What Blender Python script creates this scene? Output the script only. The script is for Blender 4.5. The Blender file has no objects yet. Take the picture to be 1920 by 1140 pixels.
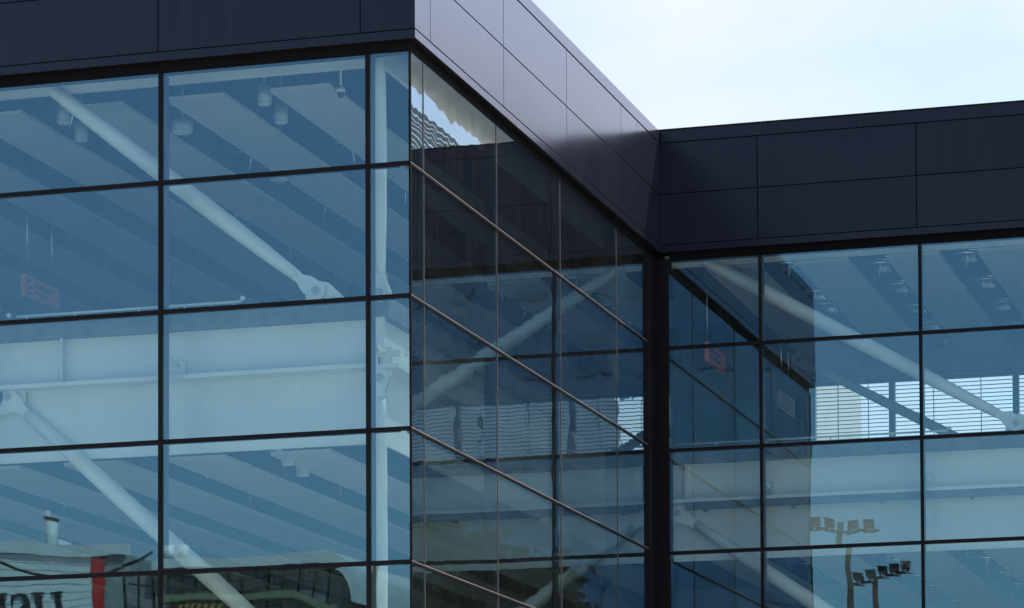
import bpy, math, random
from mathutils import Matrix, Vector
random.seed(7)
sc = bpy.context.scene
COL = sc.collection
R = math.radians

# ------------------------------------------------------------------ camera
cam_d = bpy.data.cameras.new("camera")
cam = bpy.data.objects.new("camera", cam_d); COL.objects.link(cam)
yaw, pit, rol = R(16.61997), R(2.70846), R(-0.25669)
right0 = Vector((math.cos(yaw), math.sin(yaw), 0))
fwd = Vector((-math.sin(yaw)*math.cos(pit), math.cos(yaw)*math.cos(pit), math.sin(pit)))
up0 = right0.cross(fwd)
c_, s_ = math.cos(rol), math.sin(rol)
rv, uv = right0*c_ + up0*s_, up0*c_ - right0*s_
M_ = Matrix((rv, uv, -fwd)).transposed().to_4x4()
M_.translation = Vector((11.37706, -34.22762, 1.60468))
cam.matrix_world = M_
cam_d.sensor_fit = 'HORIZONTAL'; cam_d.sensor_width = 36
cam_d.lens = 6084.91/1920*36
cam_d.shift_y = (1545.369-570)/1920
cam_d.clip_start = .1; cam_d.clip_end = 6000
sc.camera = cam

# ------------------------------------------------------------------ sun, sky, exposure
SUN_DIR = Vector((.50, .53, 1.0)).normalized()        # towards the sun: behind the building, to the right
ELEV = math.asin(SUN_DIR.z); AZ = math.atan2(SUN_DIR.x, SUN_DIR.y)
sun_d = bpy.data.lights.new("sun", 'SUN'); sun_d.energy = 4.2; sun_d.angle = R(.5); sun_d.color = (1, .94, .86)
sun = bpy.data.objects.new("sun", sun_d); COL.objects.link(sun)
sun.rotation_euler = (-SUN_DIR).to_track_quat('-Z', 'Y').to_euler()
sun.location = SUN_DIR*80
W = bpy.data.worlds.new("World"); sc.world = W; W.use_nodes = True
nt = W.node_tree
bg = nt.nodes['Background']; bg.inputs['Strength'].default_value = .135
sky = nt.nodes.new('ShaderNodeTexSky'); sky.sky_type = 'NISHITA'; sky.sun_disc = False
sky.sun_elevation = ELEV; sky.sun_rotation = AZ; sky.air_density = 1.0; sky.dust_density = 1.0; sky.ozone_density = 2.0
# thin high cloud: a soft veil mixed into the sky
tc = nt.nodes.new('ShaderNodeTexCoord'); mp = nt.nodes.new('ShaderNodeMapping')
mp.inputs['Scale'].default_value = (3.2, 3.2, 9)
nz = nt.nodes.new('ShaderNodeTexNoise'); nz.inputs['Scale'].default_value = 1.6; nz.inputs['Detail'].default_value = 5; nz.inputs['Roughness'].default_value = .55
rmp = nt.nodes.new('ShaderNodeMapRange'); rmp.inputs[1].default_value = .38; rmp.inputs[2].default_value = .66; rmp.inputs[3].default_value = .36; rmp.inputs[4].default_value = .95
mx = nt.nodes.new('ShaderNodeMix'); mx.data_type = 'RGBA'; mx.blend_type = 'MIX'
mx.inputs[7].default_value = (4.3, 4.5, 4.8, 1)
nt.links.new(tc.outputs['Generated'], mp.inputs['Vector']); nt.links.new(mp.outputs[0], nz.inputs['Vector'])
nt.links.new(nz.outputs[0], rmp.inputs[0]); 
vn = nt.nodes.new('ShaderNodeVectorMath'); vn.operation = 'NORMALIZE'; nt.links.new(tc.outputs['Generated'], vn.inputs[0])
vd = nt.nodes.new('ShaderNodeVectorMath'); vd.operation = 'DOT_PRODUCT'; vd.inputs[1].default_value = SUN_DIR; nt.links.new(vn.outputs[0], vd.inputs[0])
au = nt.nodes.new('ShaderNodeMapRange'); au.interpolation_type = 'SMOOTHSTEP'; au.inputs[1].default_value = -.05; au.inputs[2].default_value = .55
nt.links.new(vd.outputs['Value'], au.inputs[0])
ml = nt.nodes.new('ShaderNodeMath'); ml.operation = 'MULTIPLY'; nt.links.new(au.outputs[0], ml.inputs[0]); nt.links.new(rmp.outputs[0], ml.inputs[1])
nt.links.new(ml.outputs[0], mx.inputs[0])      # the veil is thick around the sun and thins out away from it
nt.links.new(sky.outputs[0], mx.inputs[6]); nt.links.new(mx.outputs[2], bg.inputs['Color'])
sc.view_settings.view_transform = 'Standard'; sc.view_settings.look = 'None'
sc.view_settings.gamma = 1; sc.view_settings.exposure = 0.7; sc.view_settings.use_curve_mapping = False
sc.render.engine = 'CYCLES'
cy = sc.cycles
cy.use_denoising = True; cy.max_bounces = 10; cy.transparent_max_bounces = 32; cy.glossy_bounces = 6; cy.diffuse_bounces = 4
cy.caustics_reflective = False; cy.sample_clamp_indirect = 6

# ------------------------------------------------------------------ materials
def nodes(name):
    m = bpy.data.materials.new(name); m.use_nodes = True
    return m, m.node_tree, m.node_tree.nodes['Principled BSDF']

def plain(name, col, rough=.6, metal=0., ior=1.5, var=.12, scale=3.0, stretch=(1, 1, 1), bump=0.0, bscale=30):
    m, t, b = nodes(name)
    g = t.nodes.new('ShaderNodeNewGeometry'); mpn = t.nodes.new('ShaderNodeMapping'); mpn.inputs['Scale'].default_value = stretch
    n = t.nodes.new('ShaderNodeTexNoise'); n.inputs['Scale'].default_value = scale; n.inputs['Detail'].default_value = 6
    mr = t.nodes.new('ShaderNodeMapRange'); mr.inputs[1].default_value = .25; mr.inputs[2].default_value = .75
    mr.inputs[3].default_value = 1-var; mr.inputs[4].default_value = 1+var
    v = t.nodes.new('ShaderNodeVectorMath'); v.operation = 'SCALE'; v.inputs[0].default_value = col[:3]
    t.links.new(g.outputs['Position'], mpn.inputs['Vector']); t.links.new(mpn.outputs[0], n.inputs['Vector'])
    t.links.new(n.outputs[0], mr.inputs[0]); t.links.new(mr.outputs[0], v.inputs['Scale'])
    t.links.new(v.outputs[0], b.inputs['Base Color'])
    b.inputs['Roughness'].default_value = rough; b.inputs['Metallic'].default_value = metal; b.inputs['IOR'].default_value = ior
    if bump:
        n2 = t.nodes.new('ShaderNodeTexNoise'); n2.inputs['Scale'].default_value = bscale; n2.inputs['Detail'].default_value = 3
        bp = t.nodes.new('ShaderNodeBump'); bp.inputs['Strength'].default_value = 1; bp.inputs['Distance'].default_value = bump
        t.links.new(g.outputs['Position'], n2.inputs['Vector']); t.links.new(n2.outputs[0], bp.inputs['Height']); t.links.new(bp.outputs[0], b.inputs['Normal'])
    return m

def warped_normal(t, amp1, sc1, amp2, sc2):
    """surface normal tilted a little by slow noise: the pillowing and roller wave of float glass or sheet metal"""
    g = t.nodes.new('ShaderNodeNewGeometry'); oi = t.nodes.new('ShaderNodeObjectInfo')
    off = t.nodes.new('ShaderNodeVectorMath'); off.operation = 'SCALE'; off.inputs[0].default_value = (7.3, 3.1, 5.7)
    t.links.new(oi.outputs['Random'], off.inputs['Scale'])
    p = t.nodes.new('ShaderNodeVectorMath'); p.operation = 'ADD'
    t.links.new(g.outputs['Position'], p.inputs[0]); t.links.new(off.outputs[0], p.inputs[1])
    last = g.outputs['Normal']
    for amp, s in ((amp1, sc1), (amp2, sc2)):
        n = t.nodes.new('ShaderNodeTexNoise'); n.inputs['Scale'].default_value = s; n.inputs['Detail'].default_value = 0.6
        t.links.new(p.outputs[0], n.inputs['Vector'])
        sb = t.nodes.new('ShaderNodeVectorMath'); sb.operation = 'SUBTRACT'; sb.inputs[1].default_value = (.5, .5, .5)
        t.links.new(n.outputs['Color'], sb.inputs[0])
        s_n = t.nodes.new('ShaderNodeVectorMath'); s_n.operation = 'SCALE'; s_n.inputs['Scale'].default_value = amp
        t.links.new(sb.outputs[0], s_n.inputs[0])
        a = t.nodes.new('ShaderNodeVectorMath'); a.operation = 'ADD'
        t.links.new(last, a.inputs[0]); t.links.new(s_n.outputs[0], a.inputs[1]); last = a.outputs[0]
    nm = t.nodes.new('ShaderNodeVectorMath'); nm.operation = 'NORMALIZE'; t.links.new(last, nm.inputs[0])
    return nm.outputs[0]

def glass(name, r0, tint, tint2, rtint, graze=.55, amp1=.006, sc1=.7, amp2=.0016, sc2=3.0, dust=.02):
    """coated pane: tinted see-through (deeper when seen aslant), a mirror share that grows at grazing angles, thin dust runs"""
    m = bpy.data.materials.new(name); m.use_nodes = True; t = m.node_tree; t.nodes.clear()
    out = t.nodes.new('ShaderNodeOutputMaterial'); mix = t.nodes.new('ShaderNodeMixShader')
    tr = t.nodes.new('ShaderNodeBsdfTransparent')
    gl = t.nodes.new('ShaderNodeBsdfGlossy'); gl.inputs['Roughness'].default_value = 0.0
    lw = t.nodes.new('ShaderNodeLayerWeight'); lw.inputs['Blend'].default_value = .5
    pw = t.nodes.new('ShaderNodeMath'); pw.operation = 'POWER'; pw.inputs[1].default_value = 2.1
    t.links.new(lw.outputs['Facing'], pw.inputs[0])
    mr = t.nodes.new('ShaderNodeMath'); mr.operation = 'MULTIPLY_ADD'; mr.inputs[1].default_value = graze; mr.inputs[2].default_value = r0
    t.links.new(pw.outputs[0], mr.inputs[0]); t.links.new(mr.outputs[0], mix.inputs[0])
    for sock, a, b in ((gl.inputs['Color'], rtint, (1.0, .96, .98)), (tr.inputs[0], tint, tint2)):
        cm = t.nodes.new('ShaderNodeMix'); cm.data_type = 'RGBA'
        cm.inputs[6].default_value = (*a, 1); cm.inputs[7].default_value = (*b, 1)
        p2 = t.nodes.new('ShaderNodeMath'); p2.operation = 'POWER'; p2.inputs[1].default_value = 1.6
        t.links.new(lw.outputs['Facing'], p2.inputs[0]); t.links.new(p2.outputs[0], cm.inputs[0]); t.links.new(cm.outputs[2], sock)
    t.links.new(warped_normal(t, amp1, sc1, amp2, sc2), gl.inputs['Normal'])
    t.links.new(tr.outputs[0], mix.inputs[1]); t.links.new(gl.outputs[0], mix.inputs[2])
    last = mix.outputs[0]
    if dust:
        g = t.nodes.new('ShaderNodeNewGeometry'); mp1 = t.nodes.new('ShaderNodeMapping'); mp1.inputs['Scale'].default_value = (14, 14, .8)
        n1 = t.nodes.new('ShaderNodeTexNoise'); n1.inputs['Scale'].default_value = 1.3; n1.inputs['Detail'].default_value = 7
        r = t.nodes.new('ShaderNodeMapRange'); r.inputs[1].default_value = .42; r.inputs[2].default_value = .82; r.inputs[3].default_value = .002; r.inputs[4].default_value = dust
        df = t.nodes.new('ShaderNodeBsdfDiffuse'); df.inputs[0].default_value = (.62, .62, .58, 1); m2 = t.nodes.new('ShaderNodeMixShader')
        t.links.new(g.outputs['Position'], mp1.inputs[0]); t.links.new(mp1.outputs[0], n1.inputs['Vector']); t.links.new(n1.outputs[0], r.inputs[0])
        t.links.new(r.outputs[0], m2.inputs[0]); t.links.new(last, m2.inputs[1]); t.links.new(df.outputs[0], m2.inputs[2]); last = m2.outputs[0]
    t.links.new(last, out.inputs[0])
    return m

def cladding(name, col, rough, r0, graze):
    """dark coated sheet: faint vertical dirt runs, uneven satin gloss that rises at grazing angles"""
    m = bpy.data.materials.new(name); m.use_nodes = True; t = m.node_tree; t.nodes.clear()
    out = t.nodes.new('ShaderNodeOutputMaterial'); mix = t.nodes.new('ShaderNodeMixShader')
    df = t.nodes.new('ShaderNodeBsdfDiffuse'); gl = t.nodes.new('ShaderNodeBsdfGlossy')
    gl.inputs['Color'].default_value = (.93, .875, .94, 1)
    g = t.nodes.new('ShaderNodeNewGeometry')
    mp1 = t.nodes.new('ShaderNodeMapping'); mp1.inputs['Scale'].default_value = (9, 9, .35)
    n1 = t.nodes.new('ShaderNodeTexNoise'); n1.inputs['Scale'].default_value = 1.6; n1.inputs['Detail'].default_value = 5
    n2 = t.nodes.new('ShaderNodeTexNoise'); n2.inputs['Scale'].default_value = .9; n2.inputs['Detail'].default_value = 4
    oi = t.nodes.new('ShaderNodeObjectInfo')
    t.links.new(g.outputs['Position'], mp1.inputs[0]); t.links.new(mp1.outputs[0], n1.inputs['Vector']); t.links.new(g.outputs['Position'], n2.inputs['Vector'])
    mr = t.nodes.new('ShaderNodeMapRange'); mr.inputs[1].default_value = .55; mr.inputs[2].default_value = .8; mr.inputs[3].default_value = 0; mr.inputs[4].default_value = .006
    t.links.new(n1.outputs[0], mr.inputs[0])
    pv = t.nodes.new('ShaderNodeMapRange'); pv.inputs[3].default_value = .85; pv.inputs[4].default_value = 1.15
    t.links.new(oi.outputs['Random'], pv.inputs[0])
    sc1 = t.nodes.new('ShaderNodeVectorMath'); sc1.operation = 'SCALE'; sc1.inputs[0].default_value = col
    t.links.new(pv.outputs[0], sc1.inputs['Scale'])
    ad = t.nodes.new('ShaderNodeVectorMath'); ad.operation = 'ADD'
    t.links.new(sc1.outputs[0], ad.inputs[0]); t.links.new(mr.outputs[0], ad.inputs[1]); t.links.new(ad.outputs[0], df.inputs['Color'])
    rr = t.nodes.new('ShaderNodeMapRange'); rr.inputs[3].default_value = rough-.04; rr.inputs[4].default_value = rough+.04
    t.links.new(n2.outputs[0], rr.inputs[0]); t.links.new(rr.outputs[0], gl.inputs['Roughness'])
    nrm = warped_normal(t, .016, .7, 0, 3); t.links.new(nrm, gl.inputs['Normal'])
    lw = t.nodes.new('ShaderNodeLayerWeight'); lw.inputs['Blend'].default_value = .5
    pw = t.nodes.new('ShaderNodeMath'); pw.operation = 'POWER'; pw.inputs[1].default_value = 2.2
    ma = t.nodes.new('ShaderNodeMath'); ma.operation = 'MULTIPLY_ADD'; ma.inputs[1].default_value = graze; ma.inputs[2].default_value = r0
    t.links.new(lw.outputs['Facing'], pw.inputs[0]); t.links.new(pw.outputs[0], ma.inputs[0]); t.links.new(ma.outputs[0], mix.inputs[0])
    t.links.new(df.outputs[0], mix.inputs[1]); t.links.new(gl.outputs[0], mix.inputs[2]); t.links.new(mix.outputs[0], out.inputs[0])
    return m

M = {}
M['clad'] = cladding('dark_cladding', (.006, .0075, .016), .20, .023, .84)
M['joint'] = plain('black_joint', (.005, .005, .006), .8, ior=1.2)
M['frame'] = plain('dark_frame', (.007, .006, .008), .5, ior=1.22, var=.2)
M['bronze'] = plain('dark_bronze', (.11, .088, .08), .4, metal=.3, var=.15)
M['fin'] = plain('charcoal_fin', (.05, .05, .055), .5, var=.1)
M['sunstrip'] = plain('sunlit_strip', (.40, .33, .30), .42, metal=.3, var=.15)  # pale tone standing for sun on the return-face transoms
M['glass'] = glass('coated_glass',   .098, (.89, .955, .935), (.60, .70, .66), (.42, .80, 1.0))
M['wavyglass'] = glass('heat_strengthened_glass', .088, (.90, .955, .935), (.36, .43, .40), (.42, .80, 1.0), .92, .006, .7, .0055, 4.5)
M['backglass'] = glass('clear_glass', .04, (.94, .97, .97), (.9, .95, .93), (1, 1, 1), .6, .001, .7, 0, 3, 0)
M['white'] = plain('white_steel', (.76, .765, .76), .45, var=.05, scale=1.5)
M['panel'] = plain('ceiling_board', (.54, .545, .54), .7, var=.06, scale=2)
M['void'] = plain('ceiling_void', (.04, .042, .046), .8, var=.3, scale=4)
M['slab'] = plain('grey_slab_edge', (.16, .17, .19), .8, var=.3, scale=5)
M['floor'] = plain('pale_floor', (.42, .42, .41), .5, var=.08, scale=2)
M['wall'] = plain('interior_wall', (.34, .36, .38), .7, var=.06, scale=1)
M['teal'] = plain('teal_board', (.20, .40, .46), .5, var=.06, scale=1)
M['galv'] = plain('galvanised', (.7, .71, .72), .18, metal=.9, var=.2, scale=8)
M['slat'] = plain('blind_slat', (.06, .09, .13), .6, var=.05)
M['orange'] = plain('orange_sign', (.95, .24, .08), .5, var=.05)
M['cream'] = plain('cream_sign', (.62, .52, .40), .5, var=.05)
M['ink'] = plain('black_ink', (.02, .02, .022), .6)
M['lamp'] = plain('lamp_housing', (.42, .44, .46), .4, metal=.2)
M['lens'] = plain('lamp_lens', (.85, .86, .86), .15)
M['roof'] = plain('roof_felt', (.22, .22, .21), .9, var=.2, scale=2)
M['asphalt'] = plain('asphalt', (.075, .073, .07), .9, var=.25, scale=1.4, bump=.004, bscale=60)
M['pave'] = plain('concrete_paving', (.50, .47, .42), .85, var=.15, scale=1.2)
M['siding'] = plain('pale_siding', (.80, .81, .80), .55, var=.12, scale=1.2, stretch=(1, 1, 4))
M['coping'] = plain('grey_coping', (.74, .76, .77), .5, var=.12)
M['red'] = plain('red_paint', (.72, .03, .025), .5, var=.1)
M['letter'] = plain('black_letter', (.018, .018, .018), .6)
M['seam'] = plain('dark_seam_metal', (.24, .235, .245), .45, var=.25, scale=1.0)
M['lime'] = plain('lime_fascia', (.22, .235, .13), .5, var=.12)
M['hazy'] = plain('hazard_yellow', (.40, .26, .06), .6)
M['wood'] = plain('brown_timber', (.075, .048, .032), .8, var=.3, scale=6, stretch=(6, 6, .5))
M['flood'] = plain('floodlight_case', (.06, .056, .05), .5, var=.25, scale=9)
M['cable'] = plain('black_cable', (.015, .015, .016), .7)
M['leaf'] = plain('dark_leaf', (.018, .034, .018), .8, var=.45, scale=1.6)
M['bark'] = plain('bark', (.09, .065, .045), .9, var=.3, scale=8)
M['louvre'] = plain('metal_louvre', (.20, .20, .19), .5, var=.12)
M['canopy'] = plain('duct_paint', (.72, .66, .60), .5, var=.15, scale=1.0)
M['blockerwall'] = plain('sky_blocker_wall', (.15, .25, .41), .45, var=.12, scale=.4)  # blue of the added block that dims the mirrored sky
M['bluepane'] = plain('sky_blocker_pane', (.11, .20, .35), .25, var=.1, scale=.4)
M['endbay'] = plain('grey_end_bay', (.33, .34, .34), .6, var=.2)
M['greybld'] = plain('grey_render', (.46, .46, .45), .8, var=.08, scale=.3)
M['darkroof'] = plain('dark_slate', (.03, .03, .035), .7, var=.2)

# ------------------------------------------------------------------ mesh helpers
class MB:
    def __init__(s): s.v = []; s.f = []; s.smooth = []
    def add(s, vs, fs, sm=False):
        n = len(s.v); s.v += [tuple(v) for v in vs]
        for f in fs: s.f.append([n+i for i in f]); s.smooth.append(sm)
        return s
    def box(s, x0, x1, y0, y1, z0, z1):
        if x0 > x1: x0, x1 = x1, x0
        if y0 > y1: y0, y1 = y1, y0
        if z0 > z1: z0, z1 = z1, z0
        vs = [(x0,y0,z0),(x1,y0,z0),(x1,y1,z0),(x0,y1,z0),(x0,y0,z1),(x1,y0,z1),(x1,y1,z1),(x0,y1,z1)]
        return s.add(vs, [(3,2,1,0),(4,5,6,7),(0,1,5,4),(1,2,6,5),(2,3,7,6),(3,0,4,7)])
    def tube(s, pts, rad, n=14, caps=True):
        """swept round bar along pts; rad is one radius or one per point"""
        pts = [Vector(p) for p in pts]; rad = rad if isinstance(rad, (list, tuple)) else [rad]*len(pts)
        vs = []; d0 = (pts[1]-pts[0]).normalized()
        a = d0.orthogonal().normalized(); 
        for i, p in enumerate(pts):
            d = (pts[min(i+1, len(pts)-1)]-pts[max(i-1, 0)]).normalized()
            a = (a - d*a.dot(d)).normalized(); b = d.cross(a)
            for k in range(n):
                th = 2*math.pi*k/n; vs.append(p + (a*math.cos(th)+b*math.sin(th))*rad[i])
        fs = []
        for i in range(len(pts)-1):
            for k in range(n):
                k2 = (k+1) % n; fs.append((i*n+k, i*n+k2, (i+1)*n+k2, (i+1)*n+k))
        s.add(vs, fs, True)
        if caps:
            base = len(s.v)-len(vs)
            s.f.append([base+k for k in range(n)][::-1]); s.smooth.append(False)
            s.f.append([base+(len(pts)-1)*n+k for k in range(n)]); s.smooth.append(False)
        return s
    def prism(s, poly, o, ax, ay, thick):
        """flat polygon poly (2-D) placed at o with axes ax, ay, given thickness along ax x ay"""
        o, ax, ay = Vector(o), Vector(ax), Vector(ay); nrm = ax.cross(ay).normalized()*thick
        n = len(poly)
        vs = [o+ax*p[0]+ay*p[1]-nrm/2 for p in poly]+[o+ax*p[0]+ay*p[1]+nrm/2 for p in poly]
        fs = [tuple(range(n))[::-1], tuple(range(n, 2*n))]+[(i, (i+1) % n, n+(i+1) % n, n+i) for i in range(n)]
        return s.add(vs, fs)
    def build(s, name, mat, parent=None, loc=None, bevel=0):
        me = bpy.data.meshes.new(name); me.from_pydata(s.v, [], s.f); me.update()
        me.polygons.foreach_set('use_smooth', s.smooth)
        o = bpy.data.objects.new(name, me); COL.objects.link(o)
        me.materials.append(M[mat])
        if loc: o.location = loc
        if parent: o.parent = parent
        if bevel:
            b = o.modifiers.new('edge', 'BEVEL'); b.width = bevel; b.segments = 2; b.limit_method = 'ANGLE'
        return o
def tag(o, label, cat, group=None):
    o['label'] = label; o['category'] = cat
    if group: o['group'] = group
    return o
def thing(name, label, cat, loc=(0, 0, 0), group=None, rz=0):
    o = bpy.data.objects.new(name, None); COL.objects.link(o); o.location = loc; o.rotation_euler.z = rz
    o.empty_display_size = .2
    return tag(o, label, cat, group)
def structure(o): o['kind'] = 'structure'; return o

# ------------------------------------------------------------------ dimensions (metres, z = 0 at the pavement)
D = 11.3475                  # depth of the return face
XL, XR, YB = -18.13, 12.4, 20.9
E_ = .0945                   # cladding stands proud of the glass
ROWS = [4.75, 6.25, 7.75, 9.25, 10.75]
ZT = 12.055                  # glass head
ZA, G1, G2, G3, ZR = 12.137, 12.246, 12.992, 13.748, 13.929
FX = [-18.13, -15.61, -13.09, -10.57, -8.05, -5.53, -3.02, -.502]       # front mullions
SY = [.483, 3.341, 6.194, 9.074]                                        # return-face mullions
TX = [1.552, 3.875, 6.20, 8.52, 10.85]                                  # wing mullions
F2F = 4.29                   # storey height of the ceilings

# ------------------------------------------------------------------ ground
g = MB().box(-900, 900, -900, 900, -.3, 0).build('ground', 'asphalt'); structure(g)
pv = MB()
pv.box(-45, 38, -40, .3, 0, .12); pv.box(.31, 38, .31, D, 0, .12)  # unseen paving, spread wide and pale to bounce light into the interior
structure(pv.build('pavement', 'pave'))

# ------------------------------------------------------------------ the building
B = thing('glass_building', 'dark clad L-shaped building with blue tinted curtain walls and white steel bracing inside', 'building')

# --- cladding panels
GAP = .007
def clad_front(x0, x1, z0, z1, y=0.0): MB().box(x0+GAP, x1-GAP, y-E_, y-E_+.02, z0+GAP, z1-GAP).build('fascia_panel', 'clad', B, bevel=.002)
def clad_side(y0, y1, z0, z1): MB().box(E_-.02, E_, y0+GAP, y1-GAP, z0+GAP, z1-GAP).build('fascia_panel', 'clad', B, bevel=.002)
fx = [-18.2, -13.03, -8.03, -5.52, -3.014, -.555, E_-.02+GAP]
for i in range(len(fx)-1):
    for z0, z1 in ((G1, G2), (G2, G3)): clad_front(fx[i], fx[i+1], z0, z1)
sy = [-E_-GAP, .464, 3.359, 6.221, 9.03, 9.93, D-E_+.02]
for i in range(len(sy)-1):
    for z0, z1 in ((G1, G2), (G2, G3)): clad_side(sy[i], sy[i+1], z0, z1)
tx = [E_-GAP+.001, 1.543, 3.853, 6.19, 8.5, XR+.1]
for i in range(len(tx)-1):
    for z0, z1 in ((G1, G2), (G2, G3)): clad_front(tx[i], tx[i+1], z0, z1, D)
# bottom trim and coping, one run per face
for nm, z0, z1, ex in (('fascia_trim', ZA, G1, 0.0), ('coping', G3, ZR, .006)):
    MB().box(-18.2, E_-.02, -E_-ex, -E_+.02, z0+GAP, z1-GAP).build(nm, 'clad', B, bevel=.002)
    m = MB()
    ys = [-E_-ex, 3.9, 8.2, D-E_-ex-.004]
    for a, b in zip(ys[:-1], ys[1:]): m.box(E_-.02, E_+ex, a+.002, b-.002, z0+GAP, z1-GAP)
    m.build(nm, 'clad', B, bevel=.002)
    m = MB(); xs = [E_+ex+.004, 3.0, 6.6, XR+.1]
    for a, b in zip(xs[:-1], xs[1:]): m.box(a+.002, b-.002, D-E_-ex, D-E_+.02, z0+GAP, z1-GAP)
    m.build(nm, 'clad', B, bevel=.002)
# roof edge flashing on the wing and return
fl = MB(); fl.box(E_-.05, XR+.1, D-E_-.012, D-E_+.1, ZR, ZR+.022)
fl.build('roof_flashing', 'frame', B)
# dark backing behind the joints
bk = MB()
bk.box(-18.2, E_-.024, -E_+.022, -E_+.06, ZA+.01, ZR-.01)
bk.box(E_-.06, E_-.022, -E_+.062, D-E_+.022, ZA+.01, ZR-.01)
bk.box(E_-.02, XR+.1, D-E_+.024, D-E_+.06, ZA+.01, ZR-.01)
bk.build('joint_backing', 'joint', B)
# soffit strips and window heads
so = MB()
so.box(-18.2, -.03, -E_+.024, .2, ZA+.012, ZA+.03); so.box(-.028, E_-.026, -E_+.024, D+.2, ZA+.012, ZA+.03); so.box(E_-.024, XR, D-E_+.026, D+.2, ZA+.012, ZA+.03)
so.build('soffit', 'joint', B)
hd = MB()
hd.box(-18.1, -.05, .004, .14, ZT-.03, ZA+.011); hd.box(-.048, -.004, .004, D-.6, ZT-.03, ZA+.011); hd.box(.2, XR, D+.004, D+.14, ZT-.03, ZA+.011)
hd.build('window_head', 'joint', B)
# roof decks
MB().box(-18.1, -.02, .02, YB, 13.3, 13.7).build('roof_deck', 'roof', B)
MB().box(-.018, XR, D+.02, YB, 13.3, 13.7).build('roof_deck', 'roof', B)

# --- glazing
PT = .016
def tilt(o, ax, amt=.0006):
    o.rotation_euler = (random.gauss(0, amt), 0, random.gauss(0, amt)) if ax == 'x' else (0, random.gauss(0, amt), random.gauss(0, amt))
zs = ROWS+[ZT-.03]
def pane(ax, a0, a1, z0, z1, off, name='glass_pane'):
    cx, cz = (a0+a1)/2, (z0+z1)/2; hw, hz = (a1-a0)/2-.004, (z1-z0)/2-.004
    if ax == 'x': o = MB().box(-hw, hw, 0, PT, -hz, hz).build(name, 'glass', B, (cx, off, cz))
    else: o = MB().box(-PT, 0, -hw, hw, -hz, hz).build(name, 'wavyglass', B, (off, cx, cz))
    tilt(o, ax); return o
fxs = FX+[-.002]
for i in range(len(fxs)-1):
    for z0, z1 in zip(zs[:-1], zs[1:]): pane('x', fxs[i], fxs[i+1], z0, z1, .002)
sys_ = [.022]+SY+[10.80]
for i in range(len(sys_)-1):
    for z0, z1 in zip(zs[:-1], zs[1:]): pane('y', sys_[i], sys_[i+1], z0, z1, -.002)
txs = [.19]+TX+[XR]
for i in range(len(txs)-1):
    for z0, z1 in zip(zs[:-1], zs[1:]): pane('x', txs[i], txs[i+1], z0, z1, D+.002)
# glazing of the ground storey, below the picture
pane('x', XL, -.002, .15, ROWS[0], .002, 'lower_glazing'); pane('y', .022, 10.8, .15, ROWS[0], -.002, 'lower_glazing'); pane('x', .19, XR, .15, ROWS[0], D+.002, 'lower_glazing')

# --- mullions (outer cap, then the deeper fin behind the glass) and transoms
def mull(x, y0, w=.044):
    m = MB().box(x-w/2, x+w/2, y0-.022, y0+.0, .15, ZT-.031); m.build('mullion', 'frame', B)
    MB().box(x-w/2+.004, x+w/2-.004, y0+.021, y0+.21, .15, ZT-.031).build('mullion_fin', 'fin', B)
for x in FX: mull(x, 0)
for x in TX: mull(x, D)
for y in SY:
    MB().box(0, .006, y-.009, y+.009, .15, ZT-.031).build('mullion', 'bronze', B)
    MB().box(-.16, -.021, y-.024, y+.024, .15, ZT-.031).build('mullion_fin', 'fin', B)
for z in ROWS:
    h = .024
    MB().box(XL, -.001, -.018, -.001, z-h, z+h).build('transom', 'frame', B)
    MB().box(XL, -.15, .0215, .10, z-h+.003, z+h-.003).build('transom_rail', 'frame', B)
    t_ = MB(); t_.box(0.0, .010, -.017, 10.78, z-.022, z+.006); t_.build('transom', 'frame', B)
    MB().box(0.0, .013, -.012, 10.78, z+.0065, z+.0135).build('transom_sun_strip', 'sunstrip', B)  # pale strip added on this face only, sun highlight put into its colour
    MB().box(-.10, -.0215, .15, 10.78, z-h+.003, z+h-.003).build('transom_rail', 'frame', B)
    MB().box(.19, XR, D-.018, D-.001, z-h, z+h).build('transom', 'frame', B)
    MB().box(.19, XR, D+.0215, D+.10, z-h+.003, z+h-.003).build('transom_rail', 'frame', B)
# corner seal at the butt-jointed glass corner, boxed post in the inner corner
MB().box(-.009, .012, -.019, .019, .15, ZT-.031).build('corner_seal', 'joint', B)
cp = MB(); cp.box(-.2, .02, 10.785, D+.2, .15, ZT); cp.box(.021, .19, D-.03, D+.2, .15, ZT); cp.box(.0, .035, 11.0, 11.03, .15, ZT)
cp.build('corner_post', 'frame', B)

# --- floors, edge beams, ceilings
for nm, z0, z1 in (('floor_slab', 9.115, 9.35), ('floor_slab', 4.82, 5.06)):
    m = MB(); m.box(XL+.1, -.40, .40, YB-.1, z0, z1); m.box(-.398, XR, D+.40, YB-.1, z0, z1)
    m.build(nm, 'slab', B)
    f = MB(); f.box(XL+.1, -.45, .45, YB-.12, z1+.004, z1+.012); f.box(-.445, XR, D+.45, YB-.12, z1+.004, z1+.012)
    f.build('floor_finish', 'floor', B)
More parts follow.
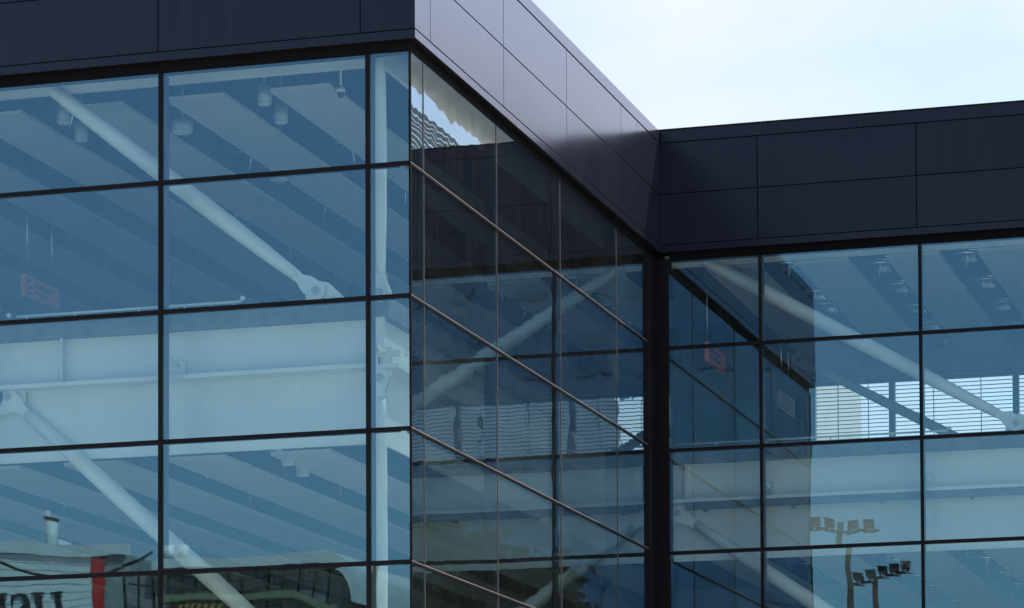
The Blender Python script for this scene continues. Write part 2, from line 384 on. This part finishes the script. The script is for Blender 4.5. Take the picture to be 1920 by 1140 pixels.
# slab edge hardware: a thin angle with bolt heads along the front of the upper slab
ag = MB(); ag.box(XL+.2, -.40, .385, .399, 9.255, 9.275)
ra = random.Random(11); x = XL+.3
while x < -.6:
    w_ = ra.uniform(.03, .16); ag.box(x, x+w_, .392, .399, 9.19+ra.uniform(-.015, .015), 9.205+ra.uniform(0, .01)); x += w_+ra.uniform(.02, .12)
ag.build('slab_angle', 'slab', B)
PL = .5
def girder(run):
    """white plate girder under the slab with the white edge wall below it; run = (axis, a0, a1, offset)"""
    ax, a0, a1, o = run
    def bx(m, y0, y1, z0, z1, s0=None, s1=None):
        s0 = a0 if s0 is None else s0; s1 = a1 if s1 is None else s1
        if ax == 'x': m.box(s0, s1, o+y0, o+y1, z0, z1)
        else: m.box(o-y1, o-y0, s0, s1, z0, z1)
        return m
    for dz in (0, -F2F):
        web = MB(); bx(web, 0, .02, 8.575+dz, 9.113+dz)
        gd = web.build('girder', 'white', B)
        bx(MB(), -.22, .12, 8.525+dz, 8.572+dz).build('flange', 'white', gd)
        bx(MB(), .03, .06, 7.69+dz, 8.533+dz).build('edge_wall', 'white', gd)
        stops = [s for s in ST[ax] if a0+.1 < s < a1-.1]
        for s in stops:
            m = MB(); bx(m, -.11, -.001, 8.573+dz, 9.112+dz, s-.012, s+.012)
            for k in range(8):
                zz = 8.62+dz+k*.06
                bx(m, -.02, -.001, zz, zz+.026, s+.05, s+.078); bx(m, -.02, -.001, zz, zz+.026, s-.086, s-.058)
            bx(m, -.006, -.0005, 8.573+dz, 9.112+dz, s-.13, s+.13)
            m.build('stiffener', 'white', gd)
ST = {'x': [-4.44, -12.2, 3.9+4, .33], 'y': [5.2]}
girder(('x', XL+.1, -.62, PL)); girder(('y', .40, D+.3, -.5)); girder(('x', .02, XR, D+PL))
ct = MB(); ct.box(.35, XR-.1, D+.30, D+.38, 8.42, 8.53)  # dark strip added under the wing flange to stand for its shade
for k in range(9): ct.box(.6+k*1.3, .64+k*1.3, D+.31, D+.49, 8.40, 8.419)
ct.build('flange_shade_strip', 'slab', B)
# return of the corner: short girder stub seen end-on in the narrow pane
st = MB(); st.box(-.565, -.44, .388, .399, 8.66, 9.112); st.box(-.62, -.5005, .40, .5, 8.575, 9.113)
st.build('end_plate', 'white', B)
# white roof-edge beam
for r in (('x', XL+.1, -.62, PL), ('y', .44, D+.3, -.5), ('x', .02, XR, D+PL)):
    ax, a0, a1, o = r
    m = MB()
    if ax == 'x': m.box(a0, a1, o-.03, o+.03, 12.03, 12.6)
    else: m.box(o-.03, o+.03, a0, a1, 12.03, 12.6)
    m.build('roof_beam', 'white', B)
# ceiling voids
for z in (12.62, 8.36):
    m = MB(); m.box(XL+.1, -.66, .66, YB-.12, z, z+.03); m.box(-.655, XR, D+.66, YB-.12, z, z+.03)
    m.build('upper_ceiling', 'void', B)
# ceiling boards in strips
for z in (12.0, 7.705):
    for k in range(-11, 1):
        x0 = -2.07+1.31*k
        MB().box(x0, x0+.74, 1.03, YB-.45, z, z+.045).build('ceiling_panel', 'panel', B)
    for k in range(-1, 7):
        x0 = 3.27+1.33*(k-2)+1.33
        if x0 < .5: continue
        MB().box(x0, x0+.78, D+.62, YB-.45, z, z+.045).build('ceiling_panel', 'panel', B)
# services in the gaps: ducts, pipes and hangers, bright zinc
sv = MB()
rnd = random.Random(3)
for z in (12.0, 7.705):
    for k in range(-9, 1):
        gx = -2.07+1.31*k-.28
        for j in range(6):
            y = 2.2+j*2.4+rnd.uniform(-.5, .5)
            sv.tube([(gx-.27, y, z+.24), (gx+.27, y+.05, z+.24)], .022, 8)
            sv.tube([(gx+rnd.uniform(-.12, .12), y+.3, z+.05), (gx, y+.3, z+.5)], .012, 6)
            if rnd.random() < .5: sv.box(gx-.2, gx+.1, y+.6, y+1.0, z+.28, z+.36)
    for k in range(-1, 6):
        gx = 3.27+1.33*k-.28
        for j in range(5):
            y = D+1.4+j*1.7+rnd.uniform(-.4, .4)
            sv.tube([(gx-.27, y, z+.2), (gx+.27, y+.05, z+.2)], .026, 8)
            sv.tube([(gx-.25, y+.35, z+.3), (gx+.25, y+.3, z+.3)], .04, 8)
            sv.tube([(gx+rnd.uniform(-.12, .12), y+.3, z+.02), (gx, y+.3, z+.5)], .012, 6)
            sv.box(gx-.2, gx+.05, y+.5, y+.8, z+.22, z+.3)
sv.build('ceiling_services', 'galv', B)

# --- round braces with forked ends
def fork(m, p, d, w=.12, L=.30, wide=.115, nrm=Vector((0, 1, 0))):
    """two cheek plates tapering from the tube end at p towards the pin, along d"""
    d = d.normalized(); side = nrm.cross(d).normalized()
    pin = p + d*L
    for s in (-1, 1):
        o = p + nrm*(s*.045)
        poly = [(-.02, -.052), (.06, -.06), (.16, -wide*.9)]
        for k in range(9):
            a = -math.pi/2 + math.pi*k/8; poly.append((L+math.cos(a)*wide, math.sin(a)*wide))
        poly += [(.16, wide*.9), (.06, .06), (-.02, .052)]
        m.prism(poly, o, d, side, .03)
    return pin
def brace(a, b, rm=.106, re=.066, ends=(True, True), nrm=Vector((0, 1, 0)), L=.3):
    a, b = Vector(a), Vector(b); d = (b-a).normalized()
    p0 = a + d*(L if ends[0] else 0); p1 = b - d*(L if ends[1] else 0)
    n = 14; pts = [p0.lerp(p1, i/n) for i in range(n+1)]
    prof = [re + (rm-re)*min(1, math.sin(math.pi*min(max(t, .0), 1))**.8*1.12) for t in [i/n for i in range(n+1)]]
    o = MB().tube(pts, prof, 20).build('brace', 'white', B)
    for e, flag in ((0, ends[0]), (1, ends[1])):
        if not flag: continue
        p, dd = (p0, -d) if e == 0 else (p1, d)
        m = MB(); pin = fork(m, p, dd, L=L, nrm=nrm); m.tube([p-dd*.03, p+dd*.03], .05, 16)
        m.build('fork_end', 'white', o)
        q = MB(); q.tube([pin-nrm*.075, pin+nrm*.075], .05, 18); q.tube([pin-nrm*.085, pin+nrm*.085], .02, 10); q.build('pin', 'lamp', o)
    return o
def gusset(poly, y, name='gusset_plate', th=.04): MB().prism(poly, (0, y, 0), (1, 0, 0), (0, 0, 1), th).build(name, 'white', B)
PY = .46
brace((-5.0, PY, 12.41), (-1.278, PY, 9.469))
gusset([(-1.42, 9.36), (-.93, 9.36), (-1.14, 9.56), (-1.30, 9.60), (-1.40, 9.5)], PY)
brace((-5.137, PY, 8.463), (-1.2, PY, 4.99))
gusset([(-5.5, 8.534), (-4.93, 8.534), (-4.93, 8.30), (-5.5, 8.22)], PY)
brace((-5.27, PY, 12.41), (-8.9, PY, 9.469)); brace((-8.9, PY, 12.41), (-12.6, PY, 9.469))
brace((-5.3, PY, 8.463), (-9.2, PY, 4.99))
WY = D+PL-.04
brace((.05, WY, 12.44), (5.162, WY, 9.454), rm=.11)
gusset([(5.0, 9.36), (5.6, 9.36), (5.34, 9.54), (5.2, 9.60), (5.05, 9.52)], WY)
brace((.21, WY, 8.39), (5.1, WY, 4.99), rm=.11)
gusset([(-.02, 8.534), (.30, 8.534), (.34, 8.34), (.2, 8.25), (-.02, 8.25)], WY)
brace((.3, 20.25, 12.2), (5.2, 20.25, 9.5), rm=.085)
# corner column: cigar-shaped tubes pinned above and below the girder
CX, CYY = -.505, .45
def column(z0, z1, e0, e1):
    o = brace((CX, CYY, z1), (CX, CYY, z0), rm=.072, re=.055, ends=(e1, e0), L=.2)
    o.name = 'column'
column(9.40, 12.2, True, False)
column(5.06, 8.42, False, True)
gusset([(CX-.1, 9.36), (CX+.1, 9.36), (CX+.1, 9.46), (CX-.1, 9.46)], CYY, 'base_plate')
gusset([(CX-.09, 8.534), (CX+.13, 8.534), (CX+.13, 8.44), (CX-.09, 8.36)], CYY, 'gusset_plate')
# mullion brackets back to the girder
for x, y in ((-3.02, .3), (-.502, .3), (-5.53, .3), (1.552, D+.3), (3.875, D+.3)):
    m = MB(); m.tube([(x+.02, y-.1, 8.75), (x+.06, y+.1, 8.70)], .022, 8); m.tube([(x+.0, y-.08, 8.75), (x+.08, y-.08, 8.66)], .028, 8); m.box(x, x+.12, y+.16, y+.199, 8.6, 8.78)
    m.build('mullion_bracket', 'white', B)

# --- enclosing walls
MB().box(XL-.2, XL+.09, .03, YB, 0, 13.29).build('end_wall', 'wall', B)
MB().box(XR+.005, XR+.2, D+.03, YB, 0, 13.29).build('end_wall', 'wall', B)
bw = MB()
bw.box(XL+.1, .40, YB-.1, YB+.1, 0, 13.29); bw.box(.405, XR, YB-.1, YB+.1, 0, 9.34); bw.box(.405, XR, YB-.1, YB+.1, 11.9, 13.29)
bw.build('back_wall', 'wall', B)
tl = MB()
for x0, x1 in ((-4.6, -3.6), (-3.3, -2.2), (-1.95, -1.67), (-1.52, -.60), (-.42, .33)): tl.box(x0, x1, YB-.125, YB-.102, 9.36, 11.64)
tl.build('wall_panelling', 'teal', B)
# a lower partition and lift-core wall deep in the front block
MB().box(-9.5, -5.2, 14.0, 14.2, 9.37, 11.99).build('partition', 'wall', B)
bwx = [.41, 1.80, 3.93, 6.06, 8.19, 10.3, XR]
for i, (a, b) in enumerate(zip(bwx[:-1], bwx[1:])):
    wn = MB()
    wn.box(a, a+.05, YB-.07, YB+.07, 9.345, 11.895); wn.box(b-.05, b-.001, YB-.07, YB+.07, 9.345, 11.895)
    wn.box(a+.051, b-.051, YB-.06, YB+.06, 11.84, 11.894); wn.box(a+.051, b-.051, YB-.06, YB+.06, 9.346, 9.40)
    wo = wn.build('back_window', 'fin', B)
    MB().box(a+.052, b-.052, YB-.008, YB+.008, 9.401, 11.838).build('pane', 'backglass', wo)

# ------------------------------------------------------------------ blinds at the wing's back windows
for i, (a, b) in enumerate(zip(bwx[:-1], bwx[1:])):
    where = ['beside the teal panelling', 'behind the crossing braces', 'behind the lower end of the white brace', 'past the brace pin', 'next to the end bay', 'in the end bay'][i]
    t = thing('window_blind', 'blue-grey slatted window blind hanging ' + where, 'blind', (a, YB-.25, 9.4), 'slatted blinds at the rear windows of the wing')
    m = MB(); w = b-a; n = 35
    for k in range(n):
        z = .03+k*.0692
        m.add([(.03, -.045, z), (w-.03, -.045, z), (w-.03, .045, z+.012), (.03, .045, z+.012),
               (.03, -.045, z+.012), (w-.03, -.045, z+.012), (w-.03, .045, z+.024), (.03, .045, z+.024)],
              [(3,2,1,0),(4,5,6,7),(0,1,5,4),(1,2,6,5),(2,3,7,6),(3,0,4,7)])
    m.build('slats', 'slat', t)
    c = MB()
    for xx in (w*.36, w*.74): c.box(xx-.007, xx+.007, -.055, -.05, 0, 2.5)
    c.build('ladder_tape', 'slat', t)
    MB().box(.02, w-.02, -.05, .05, 2.47, 2.52).build('head_rail', 'slat', t)

# ------------------------------------------------------------------ fittings hanging inside
def downlight(x, y, z, label, h=.22, r=.085):
    t = thing('downlight', label, 'ceiling light', (x, y, z), 'cylinder downlights in the ceiling gaps')
    MB().tube([(0, 0, 0), (0, 0, h)], r, 20).build('housing', 'lamp', t)
    MB().tube([(0, 0, -.012), (0, 0, -.001)], r*.82, 20).build('lens', 'lens', t)
    MB().tube([(0, 0, h+.001), (0, 0, 12.62-12.0+.1)], .02, 8).build('stem', 'lamp', t)
downlight(-2.28, 1.40, 11.97, 'upper of the two cylinder downlights left of the middle ceiling board, top storey')
downlight(-2.36, 2.16, 11.95, 'lower of the two cylinder downlights left of the middle ceiling board, top storey')
downlight(-4.90, 1.46, 11.97, 'cylinder downlight close behind the upper end of the long white brace')
downlight(-5.00, 2.20, 11.95, 'cylinder downlight left of the long white brace, lower one of its pair')
downlight(-3.60, 2.05, 11.90, 'wide round downlight just right of the dark mullion, top storey', .14, .13)
downlight(-2.00, 1.44, 7.66, 'left cylinder downlight of the pair under the white girder, lower storey')
downlight(-2.08, 2.16, 7.64, 'right cylinder downlight of the pair under the white girder, lower storey')
downlight(-3.3, 4.6, 11.9, 'round downlight deep in the gap beside the upper brace', .12, .13)
t = thing('dome_camera', 'small white dome security camera hanging beside the ceiling board corner', 'camera', (-1.27, 1.25, 11.98))
MB().tube([(0, 0, 0), (0, 0, .06)], .055, 16).build('housing', 'white', t)
MB().tube([(0, 0, -.06), (0, 0, -.045), (0, 0, -.02), (0, 0, -.001)], [.012, .03, .042, .045], 16).build('dome', 'ink', t)
MB().tube([(0, 0, .061), (0, 0, .6)], .015, 8).build('stem', 'white', t)

def hanging_sign(name, label, x, y, z, L, h, mat, rods, marks):
    """board parallel to the return face, hung on rods"""
    t = thing(name, label, 'sign', (x, y, z))
    MB().box(-.03, .03, 0, L, 0, h).build('board', mat, t)
    m = MB()
    for yy in rods: m.tube([(0, yy, h), (0, yy, h+1.5)], .010, 6)
    m.build('rods', 'galv', t)
    q = MB()
    for (y0, y1, z0, z1) in marks: q.box(.0305, .034, y0*L, y1*L, z0*h, z1*h)
    q.build('lettering', 'ink', t)
    return t
txt = [(.03, .08, .62, .80)]
for a, b in ((.27, .36), (.375, .43), (.445, .52), (.56, .66), (.675, .74)): txt.append((a, b, .56, .76))
for a, b in ((.27, .33), (.345, .42), (.45, .50), (.515, .6)): txt.append((a, b, .27, .42))
so_ = hanging_sign('direction_sign', 'orange direction sign with black bus symbol hung behind the left panes', -7.1, 5.0, 10.72, 1.1, .29, 'orange', (.12, .9), txt)
m = MB()          # bus symbol: rounded black body with two windows left open
m.prism([(.16+.05*math.cos(a)*1.0, .15+.115*math.sin(a)) for a in [2*math.pi*k/20 for k in range(20)]], (.032, 0, 0), (0, 1, 0), (0, 0, 1), .006)
m.build('symbol', 'ink', so_)
m = MB(); m.box(.0355, .038, .13, .19, .17, .21); m.box(.0355, .038, .135, .15, .07, .10); m.box(.0355, .038, .17, .185, .07, .10); m.build('symbol_window', 'white', so_)
hanging_sign('direction_sign', 'orange direction sign on a single rod inside the wing', .25, 13.5, 10.95, 1.15, .30, 'orange', (.05,), [(a, a+.1, z, z+.16) for z in (.25, .58) for a in (.1, .24, .38, .56)])
hanging_sign('notice_board', 'cream notice board with thin grey lines inside the wing', 0.735, 16.5, 10.70, 1.1, .30, 'cream', (.2, .75), [(.08, .92, z, z+.03) for z in (.2, .4, .6, .8)])
# corner letters
t = thing('letter_plate', 'white letters I D with a short bar behind the glass corner', 'sign', (-.39, .40, 8.65))
MB().box(0, .13, 0, .012, .0, .075).build('bar', 'white', t)
MB().prism([(0, 0), (.05, 0), (.05, .018), (.036, .018), (.036, .062), (.05, .062), (.05, .08), (0, .08), (0, .062), (.012, .062), (.012, .018), (0, .018)], (.18, .006, -.002), (1, 0, 0), (0, 0, 1), .012).build('letter', 'white', t)
dm = MB(); o1 = [(0, 0), (0, .08)]+[(.03+.045*math.sin(a), .04+.04*math.cos(a)) for a in [math.pi*k/10 for k in range(11)]]
i1 = [(.02, .016), (.02, .064)]+[(.03+.024*math.sin(a), .04+.024*math.cos(a)) for a in [math.pi*k/10 for k in range(11)]]
n = len(o1)
for k in range(n):
    k2 = (k+1) % n
    dm.prism([o1[k], o1[k2], i1[k2], i1[k]], (.265, .006, -.002), (1, 0, 0), (0, 0, 1), .012)
dm.build('letter', 'white', t)

# handrails at the edge of the upper floor
def handrail(label, x0, x1, y, posts):
    t = thing('handrail', label, 'handrail', (x0, y, 9.0), 'low white handrails along the floor edge')
    L = x1-x0
    MB().tube([(0, 0, .385), (L, 0, .385)], .015, 8).build('top_rail', 'white', t)
    MB().tube([(-.1, 0, .325), (L-.0, 0, .325)], .012, 8).build('lower_rail', 'white', t)
    for px in posts: MB().tube([(px, 0, .30), (px, 0, .385)], .011, 8).build('post', 'white', t)
    for px, zz in ((-.1, .405), (L+.02, .42)): MB().tube([(px, -.015, zz), (px, .015, zz)], .028, 14).build('end_rosette', 'white', t)
handrail('low white handrail with round ends behind the left panes of the front block', -4.98, -2.16, .33, (.13, .74, 1.55, 2.12, 2.72))
handrail('low white handrail along the floor edge of the wing', .2, 4.2, D+.33, (.6, 1.35, 2.3, 3.2))

# ------------------------------------------------------------------ things behind the wing
S = thing('plant_building', 'tall grey building with louvred screen under a fat round duct, mirrored in the dark glass', 'building', (8, 22, 0))
MB().box(.35, 9, 0, 19, 0, 15.45).build('wall', 'greybld', S)
lv = MB()
for k in range(26):
    z = 15.5+k*.112
    lv.box(0, .05, -.1, 19, z, z+.05)
lv.build('louvre', 'louvre', S)
MB().tube([(.1, .6, 19.28), (.1, 19, 19.28)], .35, 28).build('duct', 'canopy', S)
ds = MB()
for y in (9.3, 12.5, 18.7): ds.box(.06, .14, y, y+.1, 15.451, 18.96)
ds.build('duct_support', 'louvre', S)
G = thing('grey_block', 'plain grey building seen through the slatted blinds of the wing', 'building', (-9.75, 60, 0))
MB().box(0, 2.0, 0, 10, 0, 23.0).build('wall', 'greybld', G)
gm = MB()
for k in range(5): gm.box(.3, .9, -.03, -.001, 3+k*3.2, 4.6+k*3.2)
gm.build('window', 'fin', G)
MB().box(-.1, 2.1, -.1, 10.1, 23.005, 23.3).build('coping', 'coping', G)

# ------------------------------------------------------------------ across the street, seen mirrored in the glass
A = thing('warehouse', 'pale ribbed warehouse with a red stripe and black capital letters', 'building', (-24.0, -48, 0))
def lap(x0, x1, z0, z1, pitch, y):
    m = MB(); z = z0
    while z < z1-1e-6:
        zt = min(z+pitch, z1)
        m.add([(x0, y-.1, z), (x1, y-.1, z), (x1, y+.022, z), (x0, y+.022, z), (x0, y-.1, zt-.004), (x1, y-.1, zt-.004), (x1, y+.008, zt-.004), (x0, y+.008, zt-.004)],
              [(3,2,1,0),(4,5,6,7),(0,1,5,4),(1,2,6,5),(2,3,7,6),(3,0,4,7)]); z = zt
    return m
lap(-22, -.95, 0, 13.45, .21, 0).build('siding', 'siding', A)
MB().box(-22, -.95, -16, -.101, 0, 13.4).build('wall', 'siding', A)
MB().box(-22.1, -.2, -.3, .12, 13.452, 13.78).build('coping', 'coping', A)
MB().box(-.945, -.1, -16, -.02, 0, 13.45).build('end_bay', 'endbay', A)
MB().box(-1.22, -.87, .037, .06, 0, 13.44).build('stripe', 'red', A)
MB().tube([(-2.66, -.5, 13.4), (-2.66, -.5, 14.5)], .15, 18).build('chimney', 'coping', A)
MB().tube([(-2.66, -.5, 14.501), (-2.66, -.5, 14.56)], .175, 18).build('chimney_cap', 'frame', A)
MB().tube([(-2.75, -1.2, 13.5), (-2.75, -1.2, 13.85), (-2.75, -1.2, 14.03), (-2.75, -1.2, 14.1)], [.42, .40, .26, .05], 20).build('roof_dome', 'coping', A)
MB().tube([(-3.2, -1.5, 13.4), (-3.2, -1.5, 14.9)], .06, 10).build('vent_pipe', 'coping', A)
# letters read from right to left here because the wall faces the glass building (+y)
def glyph(kind, m, xr, z0, h, w):
    o, ax, ay = (xr, .06, z0), (-1, 0, 0), (0, 0, 1)
    s = .03*h/.9; st = .17*h/.9*1.0
    if kind == 'I':
        c = w/2
        m.prism([(c-st/2, 0), (c+st/2, 0), (c+st/2, h), (c-st/2, h)], o, ax, ay, .04)
        for zz in (0, h-s*1.6): m.prism([(c-st, zz), (c+st, zz), (c+st, zz+s*1.6), (c-st, zz+s*1.6)], (xr, .0605, z0), ax, ay, .04)
    if kind == 'H':
        for c in (st*.95, w-st*.95):
            m.prism([(c-st/2, 0), (c+st/2, 0), (c+st/2, h), (c-st/2, h)], o, ax, ay, .04)
            for zz in (0, h-s*1.6): m.prism([(c-st*1.05, zz), (c+st*1.05, zz), (c+st*1.05, zz+s*1.6), (c-st*1.05, zz+s*1.6)], (xr, .0605, z0), ax, ay, .04)
        m.prism([(st*1.46, h*.47), (w-st*1.46, h*.47), (w-st*1.46, h*.53), (st*1.46, h*.53)], o, ax, ay, .04)
    if kind == 'S':
        pts = []; n = 40
        ctr = [(.88, .78), (.82, .92), (.52, .985), (.24, .92), (.12, .76), (.22, .62), (.5, .51), (.78, .38), (.88, .23), (.75, .07), (.47, .015), (.18, .07), (.10, .24)]
        wd = [.02, .03, .035, .07, .10, .12, .13, .12, .10, .07, .035, .03, .02]
        # Catmull-Rom through the centre line
        P = [ctr[0]]+ctr+[ctr[-1]]
        cl = []
        for i in range(1, len(P)-2):
            for q in range(5):
                tq = q/5
                f = lambda a, b, c, d: .5*((2*b)+(-a+c)*tq+(2*a-5*b+4*c-d)*tq**2+(-a+3*b-3*c+d)*tq**3)
                cl.append((f(P[i-1][0], P[i][0], P[i+1][0], P[i+2][0])*w, f(P[i-1][1], P[i][1], P[i+1][1], P[i+2][1])*h, wd[i-1]*(1-tq)+wd[min(i, len(wd)-1)]*tq))
        L_, R_ = [], []
        for i, (x, z, ww) in enumerate(cl):
            x2, z2, _ = cl[min(i+1, len(cl)-1)]; x1, z1, _ = cl[max(i-1, 0)]
            dx, dz = x2-x1, z2-z1; l = math.hypot(dx, dz) or 1
            nx, nz = -dz/l, dx/l; k = ww*h*.85
            L_.append((x+nx*k, z+nz*k)); R_.append((x-nx*k, z-nz*k))
        for i in range(len(cl)-1): m.prism([L_[i], L_[i+1], R_[i+1], R_[i]], o, ax, ay, .04)
        for x0, z0_, z1_ in ((.86, .70, .98), (.10, .02, .30)):
            m.prism([((x0-.025)*w, z0_*h), ((x0+.025)*w, z0_*h), ((x0+.025)*w, z1_*h), ((x0-.025)*w, z1_*h)], o, ax, ay, .04)
LZ, LH = 11.38, 1.02
for kind, x0, x1 in (('H', -27.17, -26.17), ('S', -27.86, -27.28), ('I', -28.38, -27.86)):
    m = MB(); glyph(kind, m, x1+24.0, LZ, LH, x1-x0); m.build('letter', 'letter', A)

V = thing('roof_vent', 'pair of small grey roof vents beside the warehouse', 'vent', (-23.7, -50, 13.46))
for dx in (-.2, .25): MB().tube([(dx, 0, -.02), (dx, 0, .42)], .16, 14).build('pipe', 'coping', V)

H_ = thing('seamed_hall', 'dark hall with standing seam cladding, rounded grey roof edge and lime fascia', 'building', (-20, -47, 0))
MB().box(-3.9, 2.6, -14, 0, 0, 12.6).build('wall', 'seam', H_)
sm_ = MB(); x = -3.85
while x < 2.6:
    sm_.box(x, x+.03, .001, .05, 0, 12.55); x += .42
sm_.build('seam', 'frame', H_)
ed = MB()
arc = [(-2.9, 13.02)]+[(1.9+.9*math.sin(a), 12.12+.95*math.cos(a)) for a in [math.pi/2*k/8 for k in range(9)]]
for i in range(len(arc)-1):
    (xa, za), (xb, zb) = arc[i], arc[i+1]
    ed.add([(xa, -13, za-.5), (xb, -13, zb-.5), (xb, .35, zb-.5), (xa, .35, za-.5), (xa, -13, za), (xb, -13, zb), (xb, .35, zb), (xa, .35, za)],
           [(3,2,1,0),(4,5,6,7),(0,1,5,4),(1,2,6,5),(2,3,7,6),(3,0,4,7)])
ed.build('roof_edge', 'coping', H_)
ln = MB(); ln.box(-2.9, 1.9, .351, .37, 12.72, 12.76); ln.build('edge_line', 'frame', H_)
MB().box(-2.6, 1.35, .06, .9, 11.62, 11.80).build('lime_fascia', 'lime', H_)
MB().prism([(1.36, 11.80), (3.2, 11.2), (3.2, 11.0), (1.36, 11.62)], (0, .48, 0), (1, 0, 0), (0, 0, 1), .84).build('lime_fascia', 'lime', H_)
hz = MB()
for k in range(7): hz.prism([(-1.9+k*.2, 11.36), (-1.78+k*.2, 11.36), (-1.72+k*.2, 11.5), (-1.84+k*.2, 11.5)], (0, .93, 0), (1, 0, 0), (0, 0, 1), .03)
hz.build('hazard_stripe', 'hazy', H_)
MB().box(-2.2, -.1, .86, .912, 11.34, 11.52).build('header_beam', 'ink', H_)
MB().tube([(-3.6, .3, 12.3), (-2, .35, 12.0), (0, .4, 11.95), (2.5, .35, 12.3)], .03, 6).build('conduit', 'cable', H_)

# low dark workshop filling the gap to the right
Wk = thing('workshop', 'low dark workshop with a slate roof beyond the utility pole', 'building', (26, -62, 0))
MB().box(-9, 9, -10, 0, 0, 10.5).build('wall', 'darkroof', Wk)
MB().prism([(-9.4, 10.5), (9.4, 10.5), (7.5, 13.0), (-7.5, 13.0)], (0, -5, 0), (1, 0, 0), (0, 0, 1), 10.6).build('roof', 'darkroof', Wk)

# added tall block, out of view: dims the sky mirrored in glass and fascia
O = thing('sky_blocker', 'tall blue-grey block added behind the slate workshop and trees to dim the mirrored sky', 'building', (31, -92, 0))
MB().box(-13, 13, -16, 0, 0, 37.5).build('wall', 'blockerwall', O)
MB().box(-13.2, 13.2, -16.2, .2, 37.505, 38.3).build('coping', 'frame', O)
for r in range(9):
    ow = MB()
    for k in range(8): ow.box(-12+k*3.1, -10.2+k*3.1, .001, .05, 3+r*3.9, 5.1+r*3.9)
    ow.build('window_row', 'bluepane', O)

def catenary(a, b, sag, n=24):
    a, b = Vector(a), Vector(b)
    return [a.lerp(b, i/n)-Vector((0, 0, 4*sag*(i/n)*(1-i/n))) for i in range(n+1)]
tag(MB().tube(catenary((-29.5, -46.2, 14.4), (-22.6, -46, 13.2), 1.15), .045, 6).build('overhead_cable', 'cable'), 'sagging black cable in front of the warehouse lettering wall', 'cable')
tag(MB().tube(catenary((-23.6, -46, 12.7), (-16.6, -46, 12.6), .45), .035, 6).build('overhead_cable', 'cable'), 'black cable slung across the dark seamed hall', 'cable')

U = thing('utility_pole', 'thin brown utility pole with a crossarm of insulators beside the seamed hall', 'pole', (-16.2, -46, 0))
MB().tube([(0, 0, 0), (0, 0, 12.75)], [.10, .07], 12).build('pole', 'wood', U)
MB().box(-.5, .5, -.03, .03, 12.5, 12.56).build('crossarm', 'wood', U)
for k in range(4): MB().tube([(-.45+k*.3, 0, 12.56), (-.45+k*.3, 0, 12.66)], .035, 8).build('insulator', 'cable', U)
MB().tube([(-.16, .1, 11.7), (-.16, .1, 12.2)], .13, 14).build('transformer', 'wood', U)

def mast(label, x, y, h, bar, zbar, tilt_, heads):
    t = thing('floodlight_mast', label, 'floodlight mast', (x, y, 0), 'timber floodlight masts across the street')
    MB().tube([(0, 0, 0), (0, 0, h)], [.13, .09], 12).build('pole', 'wood', t)
    a = Vector((bar[0], .12, zbar)); b = Vector((bar[1], .12, zbar+tilt_))
    MB().tube([a, b], .045, 8).build('crossbar', 'wood', t)
    for hx in heads:
        q = a.lerp(b, (hx-bar[0])/(bar[1]-bar[0]))
        fl_ = MB().prism([(-.12, .07), (.12, .07), (.15, .12), (.15, .25), (.11, .29), (-.11, .29), (-.15, .25), (-.15, .12)], q+Vector((0, .12, 0)), (1, 0, 0), (0, -.25, .97), .2).build('floodlight', 'flood', t)
        MB().prism([(-.16, .30), (.16, .30), (.16, .315), (-.16, .315)], q+Vector((0, .18, 0)), (1, 0, 0), (0, -.1, .99), .26).build('visor', 'flood', fl_)
        MB().box(q.x-.18, q.x+.18, q.y-.02, q.y+.02, q.z-.09, q.z-.05).build('ballast_bar', 'wood', fl_)
        MB().box(q.x-.05, q.x+.05, q.y-.04, q.y+.04, q.z-.04, q.z+.1).build('yoke', 'galv', fl_)
mast('taller timber floodlight mast with four lamps on a level crossbar', -7.92, -45, 16.35, (-1.0, 1.15), 16.05, -.05, (-.75, -.3, .4, .85))
mast('shorter timber floodlight mast with its crossbar tilted up to the right', -7.25, -45.6, 14.4, (-.7, 1.2), 14.15, .42, (-.45, -.05, .35, .72, 1.08))

# ------------------------------------------------------------------ trees behind the camera, mirrored twice in the inner corner
def tree(label, x, y, h, r, seed):
    rn = random.Random(seed)
    t = thing('dark_tree', label, 'tree', (x, y, 0), 'dark trees across the street')
    m = MB(); m.tube([(0, 0, 0), (.1, 0, h*.3), (.0, .1, h*.6), (.1, .1, h*.9)], [.32, .25, .15, .04], 10)
    for k in range(7):
        a = rn.uniform(0, 6.28); z = h*rn.uniform(.3, .65)
        m.tube([(0, 0, z), (math.cos(a)*r*.4, math.sin(a)*r*.4, z+h*.12), (math.cos(a)*r*.8, math.sin(a)*r*.8, z+h*.2)], [.12, .07, .02], 6)
    m.build('trunk', 'bark', t)
    c = MB()
    cl = [(rn.gauss(0, .45)*r, rn.gauss(0, .45)*r, h*(.3+.68*rn.random()**.8)) for _ in range(90)]
    for (cx, cyy, cz) in cl:
        k = max(.15, 1-abs(cz/h-.55)*1.5); cx *= k*1.3; cyy *= k*1.3
        for _ in range(95):
            p = Vector((cx+rn.gauss(0, .5), cyy+rn.gauss(0, .5), cz+rn.gauss(0, .4)))
            n1 = Vector((rn.gauss(0, 1), rn.gauss(0, 1), rn.gauss(0, 1))).normalized(); u = n1.orthogonal().normalized()*.30; v = n1.cross(u).normalized()*.19
            c.add([p-u, p-v, p+u, p+v], [(0, 1, 2, 3)])
    c.build('crown', 'leaf', t)
tree('tall dark tree nearest the workshop roof', 25.2, -59.5, 18.4, 3.4, 1)
tree('shorter dark tree at the end of the workshop', 22.6, -59, 16.9, 2.6, 2)
tree('bushy dark tree behind the workshop corner', 29.0, -60, 19.0, 4.2, 5)
